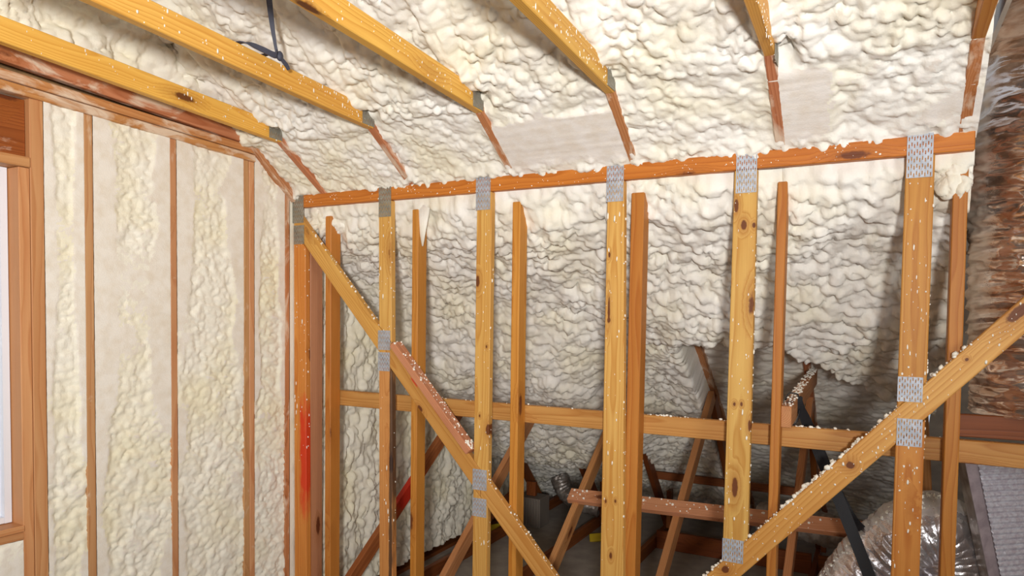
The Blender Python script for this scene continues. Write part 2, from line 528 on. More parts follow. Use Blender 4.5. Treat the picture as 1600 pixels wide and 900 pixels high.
def domes(u, v, cell, s, rmin=0.55, rmax=0.95, lift=0.3):
    """union of bubbles: height in units of the cell, creased where they meet"""
    u = u / cell; v = v / cell
    iu, iv = np.floor(u), np.floor(v)
    out = np.zeros_like(u)
    for di in (-1, 0, 1):
        for dj in (-1, 0, 1):
            ci, cj = iu + di, iv + dj
            px = ci + 0.15 + 0.7 * h2(ci, cj, s)
            py = cj + 0.15 + 0.7 * h2(ci, cj, s + 1)
            r = rmin + (rmax - rmin) * h2(ci, cj, s + 2)
            z = lift * (h2(ci, cj, s + 3) - 0.5)
            d2 = (u - px) ** 2 + (v - py) ** 2
            hh = np.sqrt(np.maximum(r * r - d2, 0.0)) + np.where(d2 < r * r, z, -1)
            out = np.maximum(out, hh)
    return out

def popcorn(u, v, s, size=1.0, su=1.0, sv=1.0):
    """metres of relief; su / sv stretch the bubbles"""
    wu = u + 0.05 * (fbm(u * 7, v * 7, s + 50) - 0.5) + 0.018 * (fbm(u * 30, v * 30, s + 53, 2) - 0.5)
    wv = v + 0.05 * (fbm(u * 7, v * 7, s + 70) - 0.5) + 0.018 * (fbm(u * 30, v * 30, s + 73, 2) - 0.5)
    wu = wu / su; wv = wv / sv
    a = domes(wu, wv, 0.125 * size, s, 0.55, 1.0, 0.7) * 0.125 * 0.26
    b = domes(wu + 3.1, wv + 1.7, 0.060 * size, s + 100, 0.45, 0.85, 0.9) * 0.060 * 0.54
    k = ss(0.3, 0.7, fbm(u * 5, v * 5, s + 90, 2))
    c = domes(wu + 7.7, wv + 5.3, 0.030 * size, s + 200, 0.45, 0.85, 0.9) * 0.030 * (0.50 + 0.55 * k)
    return (a + b + c) * size

def ss(a, b, x):
    t = np.clip((x - a) / (b - a), 0, 1)
    return t * t * (3 - 2 * t)

def grid_obj(name, P, trim, mat, parent):
    ny, nx, _ = P.shape
    base = np.array(parent.location[:]) if parent is not None else np.zeros(3)
    me = bpy.data.meshes.new(name)
    nv = nx * ny
    idx = np.arange(nv).reshape(ny, nx)
    q = np.stack([idx[:-1, :-1], idx[:-1, 1:], idx[1:, 1:], idx[1:, :-1]], -1).reshape(-1, 4)
    me.vertices.add(nv)
    me.vertices.foreach_set('co', (P - base).reshape(-1).astype(np.float32))
    me.loops.add(q.size)
    me.loops.foreach_set('vertex_index', q.reshape(-1).astype(np.int32))
    me.polygons.add(len(q))
    me.polygons.foreach_set('loop_start', np.arange(0, q.size, 4, dtype=np.int32))
    me.polygons.foreach_set('use_smooth', np.ones(len(q), dtype=bool))
    me.update(calc_edges=True)
    at = me.attributes.new('trim', 'FLOAT', 'POINT')
    at.data.foreach_set('value', trim.reshape(-1).astype(np.float32))
    me.materials.append(mat)
    o = bpy.data.objects.new(name, me)
    return link(o, parent)

# ------------------------------------------------------------------ main measures
YF = 2.90                     # front face of the framed truss wall
YR = 2.942                    # front edges of the studs behind it
XL = -2.97                    # face of the gable wall on the left
TX = [-2.741, -2.142, -1.547, -0.951, -0.353, 0.252]     # the attic trusses
SL = 0.66                     # roof pitch
def roof_z(y): return 2.735 - SL * (y - 2.6)
RN = Vector((0, -SL, -1)).normalized()

# ------------------------------------------------------------------ the shell
floor = tag(box('floor', (-3.3, -3.0, -0.12), (3.0, 7.4, 0.0), FLOORM), kind='structure')
fl2 = box('floor_board', (-2.97, 3.04, 0.0), (1.6, 6.9, 0.012), GYP, floor)

ceil = bpy.data.objects.new('ceiling', None)
ceil.location = (0, 2.6, 2.735)
link(ceil)
ceil['kind'] = 'structure'

PALE = plain('sprayed_wall', (222, 210, 192), 0.8, 0, 0.5, 20, 0.1)
def deck(x0, x1, y0, y1, off=0.19, mat=None):
    c0 = Vector(((x0 + x1) / 2, y0, roof_z(y0))) - RN * off
    c1 = Vector(((x0 + x1) / 2, y1, roof_z(y1))) - RN * off
    return board('roof_deck', c0, c1, x1 - x0, 0.015, mat or OSB, ceil, face=RN, bev=0)
deck(-3.12, 0.285, -0.9, 6.75)
deck(0.32, 2.6, -0.9, 2.35, 0.19, PALE)
deck(0.32, 2.6, 4.0, 6.75, 0.19, PALE)

def back_deck():
    c0 = Vector((-0.7, -0.9, roof_z(-0.9) + 0.22)); c1 = Vector((-0.7, -3.2, roof_z(-0.9) - 1.3))
    return board('roof_deck', c0, c1, 6.6, 0.015, PALE, ceil, face=(0, SL, -1), bev=0)
back_deck()
box('roof_deck', (0.32, 2.35, 3.95), (2.6, 4.05, 3.97), PALE, ceil)
box('roof_deck', (0.32, 2.33, 2.95), (2.6, 2.35, 3.97), PALE, ceil)
box('roof_deck', (0.32, 4.03, 1.85), (2.6, 4.05, 3.97), PALE, ceil)
box('roof_deck', (0.32, 2.36, 2.85), (0.335, 4.03, 3.97), PALE, ceil)
tag(box('wall_right', (2.6, -3.2, 0.0), (2.65, 6.9, 5.2), PALE), kind='structure')
tag(box('wall_back', (-3.2, -3.25, 0.0), (2.65, -3.2, 4.9), PALE), kind='structure')

def roof_field(x, y, lower):
    """foam thickness below the rafters' under sides"""
    n = len(TX)
    if not lower:
        p = popcorn(x, y * 1.2, 5, 1.0)
        p2 = popcorn(x, y * 1.2, 305, 0.72, 1.2, 1.0)
        up = -0.034 + 0.62 * p + 0.03 * (fbm(x * 2.2, y * 2.2, 77) - 0.5)
        # a lip where the upper spray rolls over the shaved band
        for T in TX:
            near = (1 - ss(0.022, 0.06, np.abs(x - T))) * (1 - ss(2.44, 2.50, y))
            up = up - 0.040 * ss(0.0, 0.02, x - T) * (1 - ss(0.04, 0.11, x - T)) * ss(2.485, 2.52, y) * (1 - ss(2.56, 2.62, y))
            up = np.where(near > 0, up * (1 - near) + np.maximum(up, 0.010 + 0.35 * p) * near, up)
        bay = fbm(x * 1.7 + 3, y * 1.0, 91, 2)
        band = -0.040 + 0.50 * p2 + 0.045 * (fbm(x * 1.9, y * 3.0, 66, 2) - 0.42)
        # shaved flush with the rafters, here fully, there only on the highest bubbles
        full = ss(-1.60, -1.50, x) * (1 - ss(-0.98, -0.92, x)) * ss(2.64, 2.68, y)
        full = np.maximum(full, ss(-0.40, -0.33, x) * (1 - ss(-0.22, -0.12, x)) * ss(2.58, 2.62, y) * 0.7)
        full = np.maximum(full, ss(-0.15, 0.2, x) * ss(2.70, 2.82, y) * 0.5)
        band = band + 0.05 * full
        cut = np.minimum(band, -0.004 + 0.004 * fbm(x * 3, y * 70, 21, 3))
        trim = ((band > cut + 0.001) * 1.0)
        k = ss(2.55, 2.62, y + 0.05 * (fbm(x * 6, y * 6, 33) - 0.5))
        d = up * (1 - k) + cut * k
        trim = trim * k
        # swelling again along the beam
        e = ss(2.83, 2.895, y + 0.06 * (fbm(x * 9, y * 2, 35) - 0.5))
        lipn = -0.030 + 0.75 * popcorn(x, y * 1.2, 405, 0.75)
        d = d * (1 - e) + np.maximum(d, lipn) * e
        trim = trim * (1 - 0.7 * e)
        return d, trim
    p = popcorn(x, y * 1.2, 505, 0.86, 1.2, 0.9)
    q = fbm(x * 1.6, y * 1.6, 142, 3)
    d = 0.035 + 0.9 * p + 0.10 * (q - 0.45)
    d += 0.055 * ss(2.97, 3.12, y)
    # thick hump with its lower edge hanging over a thinly sprayed hollow
    lx = np.array([-1.35, -1.18, -1.06, -0.70, -0.44, -0.356, -0.24, -0.086, 0.087, 0.32, 1.0])
    ly = np.array([3.93, 3.90, 3.86, 3.80, 3.81, 3.91, 4.04, 4.20, 4.32, 4.45, 4.6])
    lip = np.interp(x, lx, ly) + 0.10 * (fbm(x * 9, y * 0 + 2.2, 17, 3) - 0.5)
    side = ss(-1.0, -0.955, x)
    hump = 0.09 * ss(3.3, 3.75, y) * ss(-1.5, -0.9, x)
    below = ss(lip - 0.005, lip + 0.045, y) * side
    thin = -0.052 + 0.40 * p + 0.05 * (q - 0.5)
    d = (d + hump) * (1 - below) + thin * below
    d += 0.05 * ss(4.6, 5.4, y) * (1 - below) * (fbm(x * 2.5, y * 2.5, 9) - 0.3)
    d += 0.24 * ss(3.5, 4.3, y) * (1 - ss(5.0, 5.9, y)) * (1 - ss(-1.85, -1.25, x))
    d -= 0.05 * ss(lip, lip + 0.05, y) * ss(-1.4, -1.2, x) * (1 - side)
    st = 1 - ss(2.925, 2.99, y)
    d = d * (1 - st) + (-0.04 + 0.7 * p) * st
    return d, np.zeros_like(d)

def roof_foam(lower):
    if lower:
        ys = np.arange(2.925, 6.62, 0.0088); x1 = 0.288
    else:
        ys = np.arange(1.05, 2.93, 0.0062); x1 = 0.290
    bounds = [XL - (0.03 if lower else 0.12)] + TX + [x1]
    for a, b in zip(bounds[:-1], bounds[1:]):
        nx = max(8, int((b - a) / (0.0092 if lower else 0.0072)))
        xs = np.linspace(a, b, nx)
        X, Y = np.meshgrid(xs, ys)
        d, tr = roof_field(X, Y, lower)
        Z = roof_z(Y)
        P = np.stack([X, Y + RN.y * d, Z + RN.z * d], -1)
        o = grid_obj('spray_foam', P, tr, FOAM, ceil)
roof_foam(False)
roof_foam(True)

# ------------------------------------------------------------------ gable wall on the left
wl = tag(box('wall_left', (XL - 0.17, -0.9, 0.0), (XL - 0.125, 0.55, 2.9), OSB), kind='structure')
box('sheathing', (XL - 0.17, 1.50, 0.0), (XL - 0.14, 6.75, 2.80), OSB, wl)
box('sheathing', (XL - 0.17, 0.55, 0.0), (XL - 0.14, 1.50, 0.98), OSB, wl)
box('sheathing', (XL - 0.17, 0.55, 2.44), (XL - 0.14, 1.50, 2.80), OSB, wl)
box('sheathing', (XL - 0.17, -3.2, 2.76), (XL - 0.14, 2.6, 5.0), OSB, wl)
box('sheathing', (XL - 0.17, -3.2, 0.0), (XL - 0.14, -0.9, 2.76), OSB, wl)
def gstud(y0, y1, z0, z1, mat, name='stud', x0=XL - 0.14, x1=XL):
    return board(name, ((x0 + x1) / 2, (y0 + y1) / 2, z0), ((x0 + x1) / 2, (y0 + y1) / 2, z1), y1 - y0, x1 - x0, mat, wl, face=(1, 0, 0))
def low(y): return 2.705 - 0.027 * (y - 1.56)
gstud(1.478, 1.519, 0.04, 2.43, W['jack'])
gstud(1.521, 1.572, 0.04, low(1.55), W['jack'])
tag(board('corner_stud', (-2.892, 2.993, 0.04), (-2.892, 2.993, 2.30), 0.036, 0.098, W['pink'], wl, face=(0, -1, 0)))
tag(gstud(1.730, 1.768, 0.04, low(1.75), W['gable']))
gstud(2.129, 2.164, 0.04, low(2.15), W['gable'])
gstud(2.556, 2.592, 0.04, low(2.57), W['gable'])
gstud(2.594, 2.628, 0.04, low(2.60), W['gable'])
gstud(2.842, 2.880, 0.04, 2.56, W['rafter'])
box('bottom_plate', (XL - 0.14, 0.3, 0.0), (XL, 6.7, 0.04), W['dark'], wl)
for z0 in (0.0, 0.041):
    board('top_plate', (XL - 0.062 + z0 * 0.1, 0.2, low(0.2) + 0.019 + z0), (XL - 0.062 + z0 * 0.1, 2.63, low(2.63) + 0.019 + z0), 0.038, 0.14, W['plate'], wl, face=(1, 0, 0))
# window header and sill
board('header', (XL - 0.075, 0.45, 2.588), (XL - 0.075, 1.520, 2.588), 0.225, 0.09, W['header'], wl, face=(1, 0, 0))
board('header_plate', (XL - 0.06, 0.45, 2.452), (XL - 0.06, 1.520, 2.452), 0.040, 0.13, W['jack'], wl, face=(1, 0, 0))
board('sill', (XL - 0.06, 0.45, 1.004), (XL - 0.06, 1.482, 1.004), 0.026, 0.13, W['jack'], wl, face=(1, 0, 0))
board('sill', (XL - 0.064, 0.45, 0.974), (XL - 0.064, 1.482, 0.974), 0.030, 0.13, W['jack'], wl, face=(1, 0, 0))
# gable truss chord above the plates, and the sloping gable rafter
board('gable_chord', (XL + 0.008, 0.2, 2.915), (XL + 0.008, 2.62, 2.800), 0.09, 0.038, W['rafter'], wl, face=(1, 0, 0))
board('gable_rafter', (XL + 0.006, 2.50, 2.868), (XL + 0.006, 2.92, 2.535), 0.085, 0.038, W['rafter'], wl, face=(1, 0, 0))
board('gable_rafter', (XL + 0.030, 2.56, 2.870), (XL + 0.030, 2.90, 2.600), 0.050, 0.030, W['rafter'], wl, face=(1, 0, 0))

def wall_foam(y0, y1, z0, z1, seed, mode, bias=0.0, step=0.0078):
    ys = np.linspace(y0, y1, max(6, int((y1 - y0) / step)))
    zs = np.linspace(z0, z1, max(6, int((z1 - z0) / step)))
    Yg, Zg = np.meshgrid(ys, zs)
    if mode == 'cut':
        p = popcorn(Yg, Zg, seed, 0.46, 1.1, 0.85)
        e = np.minimum(Yg - y0, y1 - Yg)
        w = (y1 - y0)
        mid = ss(0.015, 0.36 * w, e)
        n = fbm(Yg * 3.0, Zg * 2.0, seed + 9, 3)
        # recessed lumpy core, more of it lower down; shaved flush along the studs and higher up
        rag = 0.10 * (fbm(Yg * 9, Zg * 7, seed + 21, 3) - 0.5)
        core = ss(0.46, 0.70, 0.85 * n + 0.34 * mid - 0.055 + 0.07 * (1 - ss(1.2, 1.9, Zg)) + 0.12 * (1 - ss(1.3, 2.5, Zg)) + rag - bias)
        raw = 0.007 - 0.028 * core + 0.64 * p * (0.10 + 0.80 * core)
        cut = np.minimum(raw, -0.002 + 0.0030 * fbm(Yg * 10, Zg * 60, seed + 3, 3))
        tr = (raw > cut + 0.001) * 1.0
        d = cut
    elif mode == 'up':
        p = popcorn(Yg, Zg, seed, 0.9, 1.1, 0.9)
        top = roof_z(Yg) + 0.01
        # rounds off into the roof foam
        d = -0.040 + 0.85 * p + 0.06 * ss(0.22, 0.0, top - Zg) 
        Zg = np.minimum(Zg, top)
        tr = np.zeros_like(d)
    else:
        p = popcorn(Yg, Zg, seed, 0.95, 0.8, 1.5)
        n = fbm(Yg * 1.5, Zg * 1.5, seed + 9, 3)
        d = (-0.03 + 0.95 * p) * ss(2.88, 3.05, Yg) + 0.08 * (n - 0.5) * ss(2.94, 3.3, Yg)
        top = roof_z(Yg) - 0.02
        Zg = np.where(Zg > top, top, Zg)
        d = np.where(Zg >= top - 0.001, -0.1, d)
        tr = np.zeros_like(d)
    P = np.stack([XL + d, Yg, Zg], -1)
    return grid_obj('spray_foam', P, tr, FOAM_W, wl)
wall_foam(1.572, 1.730, 0.3, low(1.65) + 0.01, 31, 'cut', 0.02)
wall_foam(1.768, 2.129, 0.3, low(1.95) + 0.01, 32, 'cut', 0.0)
wall_foam(2.164, 2.556, 0.3, low(2.36) + 0.01, 33, 'cut', 0.0)
wall_foam(2.628, 2.842, 0.3, 2.74, 34, 'cut', 0.02)
wall_foam(0.60, 1.478, 0.3, 0.957, 35, 'cut', -0.04)
wall_foam(2.88, 6.60, 0.09, 2.56, 36, 'raw', step=0.0105)
wall_foam(0.90, 2.60, 2.90, 3.85, 37, 'up')

# window_1 : white vinyl sash window, daylight behind it
w1 = tag(box('window_1', (XL - 0.165, 1.448, 1.02), (XL - 0.075, 1.474, 2.43), VINYL), kind='structure')
def wbox(name, a, b, mat, bev=0.002): return box(name, a, b, mat, w1, bev)
wbox('window_frame', (XL - 0.165, 0.52, 1.02), (XL - 0.075, 1.448, 1.045), VINYL)
wbox('window_frame', (XL - 0.165, 0.52, 2.405), (XL - 0.075, 1.448, 2.43), VINYL)
wbox('window_frame', (XL - 0.165, 0.50, 1.02), (XL - 0.075, 0.525, 2.43), VINYL)
wbox('sash_stile', (XL - 0.150, 1.412, 1.74), (XL - 0.115, 1.448, 2.405), VINYL)
wbox('sash_rail', (XL - 0.150, 0.525, 2.36), (XL - 0.115, 1.412, 2.405), VINYL)
wbox('sash_rail', (XL - 0.140, 0.525, 1.715), (XL - 0.095, 1.448, 1.757), VINYL)
wbox('sash_stile', (XL - 0.125, 1.430, 1.045), (XL - 0.095, 1.448, 1.72), VINYL)
wbox('sash_rail', (XL - 0.125, 0.525, 1.045), (XL - 0.095, 1.430, 1.06), VINYL)
gk = NT('window_glass')
gk.b.inputs['Base Color'].default_value = (1, 1, 1, 1)
gk.b.inputs['Roughness'].default_value = 0.02
gk.b.inputs['Transmission Weight'].default_value = 1.0
gk.b.inputs['IOR'].default_value = 1.45
wbox('pane', (XL - 0.136, 0.525, 1.757), (XL - 0.132, 1.412, 2.36), gk.m, 0)
wbox('pane', (XL - 0.112, 0.525, 1.06), (XL - 0.108, 1.430, 1.715), gk.m, 0)

# ------------------------------------------------------------------ framed truss wall in front
ft = thing('girder_truss', 'long pine truss wall with top beam, upright studs and two diagonal braces', 'truss', (-1.1, YF, 0.0))
y0, y1 = YF, YF + 0.038
def lu(x): return 2.385 - 1.095 * (x + 2.872)
def ll(x): return lu(x) - 0.132
def ru(x): return 0.797 + 1.115 * (x + 0.599)
def rl(x): return ru(x) - 0.131
ZB = 2.472
prism('top_chord', [(-2.961, ZB), (0.285, ZB), (0.285, 2.540), (-2.961, 2.540)], y0, y1, W['beam'], ft, (1, 0, 0))
prism('bottom_chord', [(-2.961, 0.0), (0.9, 0.0), (0.9, 0.089), (-2.961, 0.089)], y0, y1, W['rail'], ft, (1, 0, 0))
zb = 0.089
def stud(xl, xr, bl, br, mat, zt=ZB):
    """xl..xr at z 2.2, bl..br at z 0.7"""
    def at(z, a, b): return b + (a - b) * (z - 0.7) / 1.5
    return lambda z: (at(z, xl, bl), at(z, xr, br))
f0 = stud(-2.961, -2.872, -2.955, -2.862, None)
f1 = stud(-2.347, -2.265, -2.334, -2.246, None)
f2 = stud(-1.744, -1.661, -1.748, -1.665, None)
f3 = stud(-1.071, -0.990, -1.074, -0.966, None)
f4 = stud(-0.530, -0.440, -0.541, -0.442, None)
f5 = stud(0.075, 0.166, 0.071, 0.162, None)
def sp(fn, zt_l, zt_r, zb_l, zb_r, mat):
    return prism('stud', [(fn(zb_l)[0], zb_l), (fn(zb_r)[1], zb_r), (fn(zt_r)[1], zt_r), (fn(zt_l)[0], zt_l)], y0, y1, mat, ft, (0, 0, -1))
G = 0.002
sp(f0, ll(-2.961) - G, ll(-2.865) - G, zb, zb, W['stud_red'])
sp(f1, ZB - G, ZB - G, lu(-2.347) + G, lu(-2.265) + G, W['stud'])
sp(f1, ll(-2.335) - G, ll(-2.250) - G, zb, zb, W['stud_stain'])
sp(f2, ZB - G, ZB - G, lu(-1.746) + G, lu(-1.663) + G, W['stud_k2'])
sp(f2, ll(-1.747) - G, ll(-1.665) - G, zb, zb, W['stud'])
sp(f3, ZB - G, ZB - G, zb, zb, W['stud_k3'])
sp(f4, ZB - G, ZB - G, ru(-0.54) + G, ru(-0.442) + G, W['stud_k4'])
sp(f5, ZB - G, ZB - G, ru(0.073) + G, ru(0.164) + G, W['stud_orange'])
sp(f5, rl(0.073) - G, rl(0.163) - G, zb, zb, W['stud_orange'])
xe = -1.077
def brace_piece(xa, xb, mat):
    return prism('diagonal_brace', [(xa, ll(xa)), (xb, ll(xb)), (xb, lu(xb)), (xa, lu(xa))], y0, y1, mat, ft, (1, 0, -1.095))
prism('diagonal_brace', [(-2.961, ll(-2.961)), (-2.30, ll(-2.30)), (-2.30, lu(-2.30)), (-2.952, ZB - G), (-2.961, ZB - G)], y0, y1, W['brace'], ft, (1, 0, -1.095))
brace_piece(-2.298, -1.708, W['brace_red'])
brace_piece(-1.706, xe, W['brace'])
prism('diagonal_brace', [(-0.962, rl(-0.962)), (0.95, rl(0.95)), (0.95, ru(0.95)), (-0.962, ru(-0.962))], y0, y1, W['brace_k'], ft, (1, 0, 1.115))

def fplate(xa, za, xb, zb_, mat=None):
    # measured (upper left, lower right) on the face
    return nail_plate((xa, YF, zb_), (1, 0, 0), (0, 0, 1), xb - xa, za - zb_, ft, mat)
fplate(-2.968, 2.538, -2.884, 2.385, STEEL_D)
fplate(-2.958, 2.371, -2.880, 2.265, STEEL_D)
fplate(-2.346, 2.541, -2.266, 2.385, STEEL_D)
fplate(-2.346, 1.786, -2.266, 1.683)
fplate(-2.346, 1.670, -2.268, 1.571)
fplate(-1.747, 2.541, -1.667, 2.385)
fplate(-1.749, 1.113, -1.670, 1.011)
fplate(-1.748, 0.969, -1.670, 0.878)
fplate(-1.074, 2.537, -0.996, 2.380)
fplate(-0.521, 2.538, -0.441, 2.378)
fplate(-0.540, 0.964, -0.457, 0.869)
fplate(0.078, 2.546, 0.160, 2.389)
fplate(0.073, 1.666, 0.153, 1.575)
fplate(0.075, 1.512, 0.156, 1.411)

# foam spatter on the faces, crumbs on the upper edges
rnd = random.Random(3)
items = []
for fn, lo_, hi_, n in ((f0, 1.0, 2.3, 40), (f1, 0.6, 2.4, 36), (f2, 0.7, 2.4, 40), (f3, 0.75, 2.4, 48), (f4, 0.95, 2.4, 48), (f5, 0.95, 2.4, 90)):
    for _ in range(n):
        z = rnd.uniform(lo_, hi_); a, b = fn(z)
        x = rnd.uniform(a + 0.004, b - 0.002)
        s = 0.0013 + 0.0030 * rnd.random() ** 3
        items.append((x, YF - 0.0005, z, s, 0.0014, s * rnd.choice((1.0, 1.6, 2.6, 4.2))))
    for _ in range(n // 2):
        z = rnd.uniform(lo_, hi_); a, b = fn(z)
        s = 0.002 + 0.003 * rnd.random() ** 2
        items.append((b, YF + rnd.uniform(0, 0.03), z, s, s, s * rnd.choice((1, 1.6, 2.6))))
for _ in range(140):
    x = rnd.uniform(-2.9, 0.27); z = rnd.uniform(ZB + 0.004, 2.53)
    s = 0.0014 + 0.003 * rnd.random() ** 3
    items.append((x, YF - 0.0005, z, s, 0.0014, s))
for _ in range(150):
    x = rnd.uniform(-0.75, 0.6); z = rl(x) + 0.131 * rnd.random()
    s = 0.0014 + 0.0035 * rnd.random() ** 3
    items.append((x, YF - 0.0005, z, s, 0.0014, s * rnd.choice((1, 1.4, 2))))
crumbs('foam_spatter', items, ft, 5)
items = []
for _ in range(330):
    x = rnd.uniform(-0.72, 0.30)
    if rnd.random() < 0.25: x = rnd.uniform(-0.30, -0.05)
    s = 0.0014 + 0.0062 * rnd.random() ** 2.6
    a_ = rnd.uniform(0.8, 1.9)
    items.append((x, YF + rnd.uniform(0.001, 0.036), ru(x) + s * 0.1 + s * 0.4 * a_, s * a_, s * rnd.uniform(0.8, 1.5), s * a_ * 0.9))
for _ in range(170):
    x = rnd.uniform(-2.85, -1.2)
    if -2.25 < x < -1.76: continue
    s = 0.0016 + 0.0045 * rnd.random() ** 2
    items.append((x, YF + rnd.uniform(0.002, 0.036), lu(x) + s * 0.3, s * 1.2, s, s * 1.2))
crumbs('foam_crumbs', items, ft, 6)

# ------------------------------------------------------------------ the attic trusses behind it
labels = [
    'attic truss nearest the gable wall, its joist lowest at the upper left',
    'attic truss whose yellow joist has a dark strap tied around it',
    'attic truss with the clear yellow joist just right of the strapped one',
    'attic truss whose joist is thickly spattered with white foam, fourth from the gable wall',
    'attic truss with a short foam covered tie resting on the rail',
    'attic truss beside the silver foil duct, its post crossed by the right hand brace',
]
stud_w = [0.042, 0.038, 0.042, 0.058, 0.036, 0.046]
stud_m = ['rear', 'rear', 'rear', 'rear', 'rear', 'rear']
jo_y0 = [-0.6] * 6
JSL = 0.046
for i, X in enumerate(TX):
    t = thing('attic_truss', labels[i], 'truss', (X, YR, 0.0), 'attic trusses under the roof')
    # joist (collar tie)
    ya, yb = -0.55, 2.585
    za = 2.746 + JSL * (2.6 - ya) + 0.0445; zc = 2.746 + JSL * (2.6 - yb) + 0.0445
    if i == 4: za += 0.03; zc += 0.03
    jm = W['joist'] if i < 5 else W['stud_orange']
    j = board('joist', (X, ya, za), (X, yb, zc), 0.089, 0.038, jm, t, face=(1, 0, 0))
    # rafter
    off = 0.0445 + 0.001
    a = Vector((X, 1.0, roof_z(1.0))) - RN * off
    b = Vector((X, 6.55, roof_z(6.55))) - RN * off
    board('rafter', a, b, 0.089, 0.038, W['rafter'], t, face=(1, 0, 0))
    # post behind the truss wall
    sw = stud_w[i]
    lean = [0, 0, 0, 0.006, 0.004, -0.002][i]
    board('post', (X - lean, YR + 0.040, 0.10), (X + lean, YR + 0.040, 2.42), sw, 0.080, W[stud_m[i]], t, face=(0, -1, 0))
    # webs and bottom chord
    board('web', (X, 2.98 + 0.05, 0.20), (X, 4.62 if i > 2 else 4.39, 1.36 if i > 2 else 1.19), 0.089, 0.038, W['web_red'] if i == 0 else W['web'], t, face=(1, 0, 0))
    board('web', (X, 4.66, 1.34) if i > 2 else (X, 4.90, 1.08), (X, 5.80, 0.12), 0.089, 0.038, W['dark'], t, face=(1, 0, 0))
    board('bottom_chord', (X, 3.03, 0.057), (X, 6.60, 0.057), 0.089, 0.038, W['dark'], t, face=(1, 0, 0))
    if 0 < i < 5:
        board('short_post', (X + 0.04, 5.72, 0.10), (X + 0.04, 5.72, 0.42), 0.07, 0.038, W['dark'], t, face=(1, 0, 0))
    # connector plate at the joist's end
    if i < 5:
        nail_plate((X + 0.0195, 2.50, 2.752), (0, 1, 0), (0, 0, 1), 0.085, 0.115, t, STEEL_D, rows=3)
    # spatter on the joist
    items = []
    n = [50, 90, 70, 160, 90, 60][i]
    for _ in range(n):
        yy = 2.56 - 1.2 * rnd.random() ** (2.0 if i == 3 else 1.3)
        zz = 2.746 + JSL * (2.6 - yy) + rnd.uniform(0.004, 0.085)
        s = 0.0013 + 0.0032 * rnd.random() ** 2.5
        items.append((X + 0.0192, yy, zz, 0.0014, s, s * rnd.choice((1, 1.5, 2.5))))
    crumbs('foam_spatter', items, t, 20 + i)
    if i == 4:
        p0, p1 = Vector((X + 0.038, 2.965, 1.476)), Vector((X + 0.038, 4.30, 1.545))
        board('tie', p0, p1, 0.088, 0.040, W['web'], t, face=(1, 0, 0))
        items = []
        for _ in range(220):
            q = rnd.random() ** 0.8
            p = p0.lerp(p1, q)
            s = 0.002 + 0.0055 * rnd.random() ** 2
            items.append((p.x + rnd.uniform(-0.02, 0.02), p.y, p.z + 0.045, s, s * 1.5, s * 0.8))
        crumbs('foam_crumbs', items, t, 40)

# ------------------------------------------------------------------ loose boards, rail
rail = thing('lateral_brace', 'long horizontal pine rail running behind all the studs', 'rail', (-0.95, 3.03, 1.345))
board('rail_board', (-2.78, 3.047, 1.3865), (0.9, 3.047, 1.3875), 0.086, 0.036, W['rail'], rail, face=(0, -1, 0))
items = []
for _ in range(230):
    x = rnd.choice((rnd.uniform(-2.3, 0.3), rnd.gauss(-0.25, 0.05), rnd.gauss(-0.83, 0.09), rnd.gauss(-0.52, 0.03)))
    s = 0.001 + 0.006 * rnd.random() ** 4
    items.append((x, 3.047 + rnd.uniform(-0.016, 0.014), 1.430 + s * 0.4, s * 1.3, s, s * 0.9))
crumbs('foam_crumbs', items, rail, 61)

ux = Vector((1, 0, -1.095)).normalized()
nu = Vector((1.095, 0, 1)).normalized()
def on_brace(x, up): return Vector((x, 0, lu(x))) + nu * up
a = on_brace(-2.250, 0.021); b = on_brace(-1.775, 0.021)
sc = thing('scrap_board', 'rough pink board nailed on top of the left diagonal brace', 'board', (a.x, YF, a.z))
board('plank', (a.x, 2.902, a.z), (b.x, 2.902, b.z), 0.072, 0.036, W['pink'], sc, face=nu)
items = []
for _ in range(120):
    q = rnd.random(); p = a.lerp(b, q) + nu * 0.019
    s = 0.0016 + 0.005 * rnd.random() ** 2.2
    items.append((p.x, 2.902 + rnd.uniform(-0.034, 0.034), p.z, s, s, s))
for _ in range(14):
    p = a.lerp(b, rnd.uniform(0.93, 1.0)) + nu * 0.02
    s = rnd.uniform(0.004, 0.009)
    items.append((p.x, 2.902 + rnd.uniform(-0.03, 0.03), p.z, s, s, s))
crumbs('foam_crumbs', items, sc, 62)

lg = thing('ledge_board', 'reddish board nailed flat across the slanting webs low in the attic', 'board', (-0.8, 3.79, 0.80))
dv = Vector((0, 0.808, 0.588)); nv = Vector((0, -0.588, 0.808))
board('plank', (-1.600, 3.775, 0.800), (0.02, 3.775, 0.838), 0.089, 0.036, W['pink'], lg, face=nv)
items = []
for _ in range(80):
    x = rnd.uniform(-1.58, 0.0); q = rnd.uniform(-0.04, 0.04)
    z = 0.800 + 0.0235 * (x + 1.6)
    p = Vector((x, 3.775, z)) + dv * q + nv * 0.019
    s = 0.002 + 0.008 * rnd.random() ** 3
    items.append((p.x, p.y, p.z, s, s, s))
crumbs('foam_crumbs', items, lg, 63)

